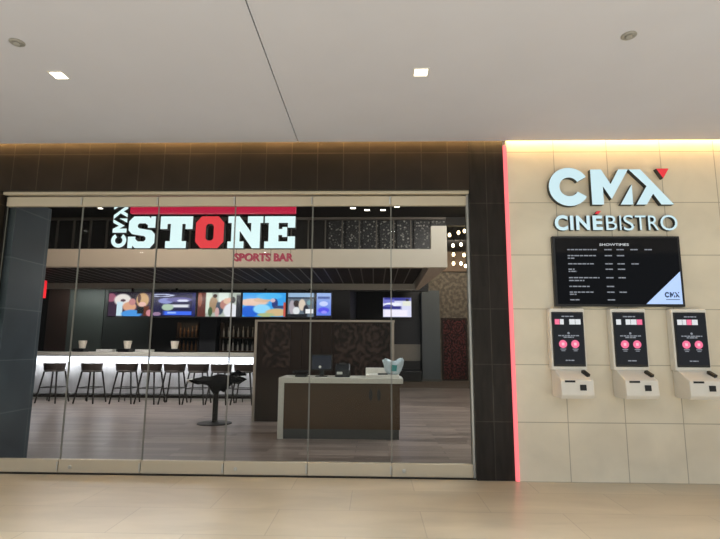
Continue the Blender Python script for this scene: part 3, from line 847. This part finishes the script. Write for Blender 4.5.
for x0, x1, mat, lab, grp in ((-6.05, -5.36, 'bottle_amber', 'amber bottle on the lit back shelf left of the black column', 'amber bottles of the back shelf'),
                              (-4.7, -3.6, 'bottle_clear', 'pale bottle on the back shelf right of the black column', 'pale bottles of the back shelf')):
    t = thing('bottle_shelf', ((x0 + x1) / 2, 9.8, 1.2), ('wooden shelf of amber bottles left of the black column' if mat == 'bottle_amber' else 'dark shelf of pale bottles right of the black column'), 'shelf')
    for z in (1.25, 1.66):
        MB(t.location).box(x0, x1, 9.65, 10, z - .03, z).build('shelf_board', M['veneer'], t)
    b = MB(t.location); b.box(x0, x0 + .03, 9.66, 10, 1.25, 2.1); b.box(x1 - .03, x1, 9.66, 10, 1.25, 2.1); b.build('upright', M['dark_veneer'], t)
    for z in (1.25, 1.66):
        x = x0 + .08
        while x < x1 - .06:
            h = random.uniform(.27, .36)
            o = bottle_mb(x, 9.8, z, h, .028).build('bottle', M[mat], smooth=False)
            tag(o, lab, 'bottle', grp); x += .125 if mat == 'bottle_amber' else .15
    l = area('shelf_light', ((x0 + x1) / 2, 9.72, 2.12), ((x0 + x1) / 2, 9.85, 1.3), x1 - x0, .05, 1.6 if mat == 'bottle_amber' else .7, (1, .75, .5))

# ------------------------------------------------------------------ partition screen
t = thing('partition_screen', (-.95, 4.1, 0), 'dark brown partition screen with pale edge trim behind the counter', 'partition')
L_ = t.location
MB(L_).box(-2.25, .38, 4.06, 4.16, 0, 1.87).build('core', M['dark_veneer'], t)
b = MB(L_); b.box(-2.295, .40, 4.03, 4.18, 1.868, 1.905).box(-2.295, -2.25, 4.03, 4.18, 0, 1.868)
b.build('edge_trim', M['trim_light'], t)
MB(L_).box(-2.13, -1.6, 4.045, 4.06, 1.0, 1.84).build('patterned_panel', M['damask_dark'], t)
MB(L_).box(-.76, .33, 4.045, 4.06, .1, 1.84).build('patterned_panel', M['damask_dark'], t)
b = MB(L_)
for k in range(4): b.box(-1.56 + k * .19, -1.56 + k * .19 + .18, 4.045, 4.06, .1, 1.84)
b.build('plank', M['dark_veneer'], t)
MB(L_).box(.345, .385, 4.0, 4.06, .9, 1.868).build('edge_post', M['trim_light'], t)
MB(L_).box(-2.13, -1.6, 4.045, 4.06, .1, .98).build('lower_panel', M['dark_veneer'], t)

# ------------------------------------------------------------------ reception counter
t = thing('reception_counter', (-.5, 2.6, 0), 'walnut reception counter with white waterfall top near the glass', 'counter')
L_ = t.location
MB(L_).box(-1.478, .452, 2.29, 2.95, .838, .92).build('countertop', M['stone_top'], t, bevel=.004)
MB(L_).box(-1.478, -1.392, 2.29, 2.95, 0, .838).build('side_leg', M['stone_top'], t, bevel=.004)
MB(L_).box(-1.392, .40, 2.315, 2.92, .15, .838).build('front_panel', M['veneer'], t)
MB(L_).box(-1.392, .385, 2.335, 2.9, 0, .15).build('toe_kick', M['toe'], t)
for x in (-.048, .078):
    MB(L_).disc(x, .668, .028, 2.296, 2.316, rz=.088, n=20).build('pull', M['pull'], t)

# on the counter
Z = .92
t = thing('computer_monitor', (-.845, 2.62, Z), 'black computer monitor on the reception counter', 'monitor')
MB(t.location).box(-1.015, -.675, 2.6, 2.63, 1.02, 1.27).build('display_case', M['black'], t, bevel=.005)
MB(t.location).box(-1.0, -.69, 2.597, 2.601, 1.04, 1.255).build('screen', M['dark_screen'], t)
MB(t.location).box(-.88, -.81, 2.62, 2.65, .93, 1.15).build('neck', M['black'], t)
MB(t.location).box(-.94, -.75, 2.54, 2.7, .92, .932).build('base', M['black'], t, bevel=.003)
MB(t.location).disc(-.87, 1.075, .022, 2.588, 2.597).build('sticker', M['paper'], t)
t = thing('desk_telephone', (-1.16, 2.55, Z), 'low black desk telephone left of the monitor on the counter', 'telephone')
MB(t.location).profile([(2.45, .92), (2.63, .92), (2.63, .985), (2.45, .95)], -1.25, -1.07).build('base', M['black'], t, bevel=.004)
b = MB(t.location); b.tube([(-1.28, 2.52, 1.005), (-1.04, 2.52, 1.01)], .018, 10); b.lathe((-1.27, 2.52, .975), [(.03, 0), (.03, .03)], 12); b.lathe((-1.05, 2.52, .98), [(.03, 0), (.03, .03)], 12)
b.build('handset', M['black'], t)
t = thing('receipt_printer', (-.49, 2.58, Z), 'black receipt printer with small pale label right of the monitor', 'printer')
MB(t.location).profile([(2.48, .92), (2.7, .92), (2.7, 1.1), (2.6, 1.13), (2.48, 1.03)], -.615, -.385).build('case', M['black'], t, bevel=.008)
MB(t.location).profile([(2.478, .965), (2.481, .965), (2.481, 1.005), (2.478, 1.005)], -.59, -.5).build('label_plate', M['steel'], t)
MB(t.location).box(-.56, -.46, 2.56, 2.6, 1.115, 1.14).build('paper_slot', M['toe'], t)
t = thing('document_tray', (.15, 2.6, Z), 'low white tray at the right end of the reception counter', 'tray')
MB(t.location).box(-.13, .40, 2.42, 2.82, .92, .965).build('tray_base', M['white'], t, bevel=.006)
b = MB(t.location); b.box(-.13, .40, 2.80, 2.82, .965, 1.06).box(-.13, -.11, 2.5, 2.80, .965, 1.06)
b.build('tray_wall', M['white'], t)
# plastic bag: crumpled pouch
t = thing('plastic_bag', (.31, 2.6, .965), 'pale blue crumpled plastic bag standing on the white tray', 'bag')
b = MB(t.location); rnd = random.Random(5); rings = []
for j, (zf, rx, ry) in enumerate(((0, .09, .06), (.06, .125, .08), (.15, .155, .085), (.21, .165, .07), (.245, .15, .045), (.25, .13, .03))):
    ring = []
    for k in range(20):
        a = 2 * math.pi * k / 20; jz = rnd.uniform(-.02, .02) if j > 2 else 0
        dip = .05 * (1 - abs(math.cos(a))) if j > 3 else 0
        q = 1 + rnd.uniform(-.09, .09)
        ring.append(b.v((.31 + rx * q * math.cos(a), 2.6 + ry * q * math.sin(a), .967 + zf + jz - dip)))
    rings.append(ring)
for A, B in zip(rings, rings[1:]):
    for k in range(20): b.face([A[k], A[(k + 1) % 20], B[(k + 1) % 20], B[k]])
b.face(rings[0][::-1])
b.build('pouch', M['bag'], t)
b = MB(t.location); b.prism([(.27, 1.02), (.36, 1.02), (.37, 1.11), (.28, 1.12)], 2.495, 2.51); b.build('print_patch', M['teal'], t)
o = MB((.14, 2.52, .965)).profile([(2.46, .966), (2.56, .966), (2.56, .985), (2.46, .98)], .06, .22).build('card_terminal', M['black'], bevel=.004)
tag(o, 'small flat black card terminal on the white tray', 'card reader')

# ------------------------------------------------------------------ pedestal table with black cloth
t = thing('pedestal_table', (-2.9, 3.75, 0), 'round pedestal table with black column between bar and counter', 'table')
c = (-2.9, 3.75)
MB(t.location).lathe((c[0], c[1], 0), [(.31, 0), (.31, .012), (.27, .022), (.06, .03), (.05, .05)], 36).build('base_plate', M['dark_metal'], t)
MB(t.location).lathe((c[0], c[1], .04), [(.05, 0), (.05, .7)], 20).build('column', M['dark_metal'], t)
MB(t.location).lathe((c[0], c[1], .735), [(.2, 0), (.5, .012), (.52, .02), (.52, .04), (.51, .045)], 40).build('tabletop', M['trim_light'], t)


def cloth(name, cx, cy, rx, ry, z, hang, label, seed, edge):
    """a garment heaped on the table top with lobes hanging over the edge"""
    rnd = random.Random(seed); b = MB((cx, cy, z)); n, m = 40, 14; rings = []
    ph = [rnd.uniform(0, 6.28) for _ in range(6)]
    for j in range(m + 1):
        f = j / m; ring = []
        for k in range(n):
            a = 2 * math.pi * k / n
            lobe = .5 + .5 * math.sin(2 * a + ph[0]) * math.sin(3 * a + ph[1])
            s = f * 1.0
            x = cx + rx * s * math.cos(a) * (1 + .07 * math.sin(5 * a + ph[2])); y = cy + ry * s * math.sin(a) * (1 + .08 * math.sin(4 * a + ph[3]))
            d = math.hypot(x - c[0], y - c[1])
            h = z + .085 * (1 - f * f) * (.6 + .4 * math.sin(2.3 * a + 9 * f)) + .014 * math.sin(7 * a + ph[4]) * f + .012 * math.sin(14 * f + ph[5])
            if d > edge:
                th = math.degrees(math.atan2(y - c[1], x - c[0])) % 360
                drop = .05 + sum(dp * math.exp(-((th - t0) / w0) ** 2) for t0, dp, w0 in ((226, .22, 12), (248, .13, 9), (285, .18, 9), (303, .15, 8), (330, .05, 10)))
                fo = min(1, (d - edge) / .14)
                kx, ky = (x - c[0]) / d, (y - c[1]) / d
                rr = edge + .025 * math.sin(9 * a) * fo + .02
                x, y = c[0] + kx * rr, c[1] + ky * rr
                h = z + .012 - fo * drop
            ring.append(b.v((x, y, h if d > edge else max(h, z))))
        rings.append(ring)
    for A, B in zip(rings, rings[1:]):
        for k in range(n): b.face([A[k], A[(k + 1) % n], B[(k + 1) % n], B[k]])
    o = b.build(name, M['black_cloth'], smooth=True)
    s = o.modifiers.new('thick', 'SOLIDIFY'); s.thickness = .012; s.offset = 1
    return tag(o, label, 'clothing')


cloth('black_jacket', -2.81, 3.64, .47, .62, .782, 1.15, 'black jacket heaped over the front of the round pedestal table', 4, .535)
cloth('folded_cloth', -2.50, 3.72, .14, .12, .862, 1.0, 'small black folded cloth at the right side of the pedestal table', 9, 9)
o = MB((-3.3, 3.7, .78)).box(-3.42, -3.1, 3.62, 3.84, .781, .787).build('paper_sheet', M['paper']); tag(o, 'white paper sheet at the left edge of the pedestal table', 'paper')

# ------------------------------------------------------------------ far lounge
t = thing('wall_column', (2.36, 15.7, 0), 'plain grey square column at the far end of the lounge', 'column')
MB(t.location).box(2.0, 2.74, 15.4, 15.9, 0, 3.74).build('shaft', pm('grey_column_paint', rgb(78, 84, 88), .5), t)
MB(t.location).box(1.97, 2.77, 15.37, 15.9, 0, .1).build('plinth', M['toe'], t)
t = thing('red_panel_door', (3.4, 15.95, 0), 'dark red patterned door panel in the papered far wall', 'door panel')
MB(t.location).box(2.87, 3.96, 15.93, 16, .0, 2.62).build('frame', M['dark_veneer'], t)
MB(t.location).box(2.95, 3.88, 15.91, 15.93, .08, 2.54).build('leaf', damask('red_damask', rgb(30, 13, 13), rgb(100, 46, 42), size=.55), t)
t = thing('bench_seat', (1.3, 15.4, 0), 'dark upholstered bench along the far black wall', 'bench')
MB(t.location).box(-.5, 1.95, 15.1, 15.9, 0, .42).build('seat', M['black'], t, bevel=.03)
MB(t.location).box(-.5, 1.95, 15.7, 15.95, .42, .82).build('backrest', M['black'], t, bevel=.03)
panel_o = MB((1.0, 15.97, .82)).box(-.7, 1.98, 15.95, 16, .82, 1.5).build('wall_panel', M['wainscot']); tag(panel_o, 'pale taupe wainscot band behind the dark bench', 'wall panel')

bulbs = [(2.468, 5.024), (2.763, 5.108), (2.96, 5.158), (2.575, 4.674), (2.835, 4.707), (2.584, 4.376), (2.924, 4.359), (2.578, 4.079), (2.82, 4.079), (2.963, 3.997)]
for i, (x, z) in enumerate(bulbs):
    y = 10.5 + (0, .1, 0, .25, .35, .5, .3, .75, .6, .9)[i]; q = (y + 5.633) / 16.133; x *= q; z = 1.409 + (z - 1.409) * q
    t = thing('pendant_bulb', (x, y, z), 'small glowing pendant bulb in the cluster right of the canopy end', 'pendant light', 'pendant bulbs of the hanging cluster')
    MB(t.location).lathe((x, y, z), [(.012, -.06), (.04, -.04), (.05, 0), (.036, .04), (.018, .06)], 14).build('bulb', M['bulb'], t, smooth=True)
    MB(t.location).lathe((x, y, z + .06), [(.02, 0), (.02, .05)], 10).build('socket', M['dark_metal'], t)
    MB(t.location).tube([(x, y, z + .1), (x, y, 5.5)], .004, 6).build('cord', M['dark_metal'], t)
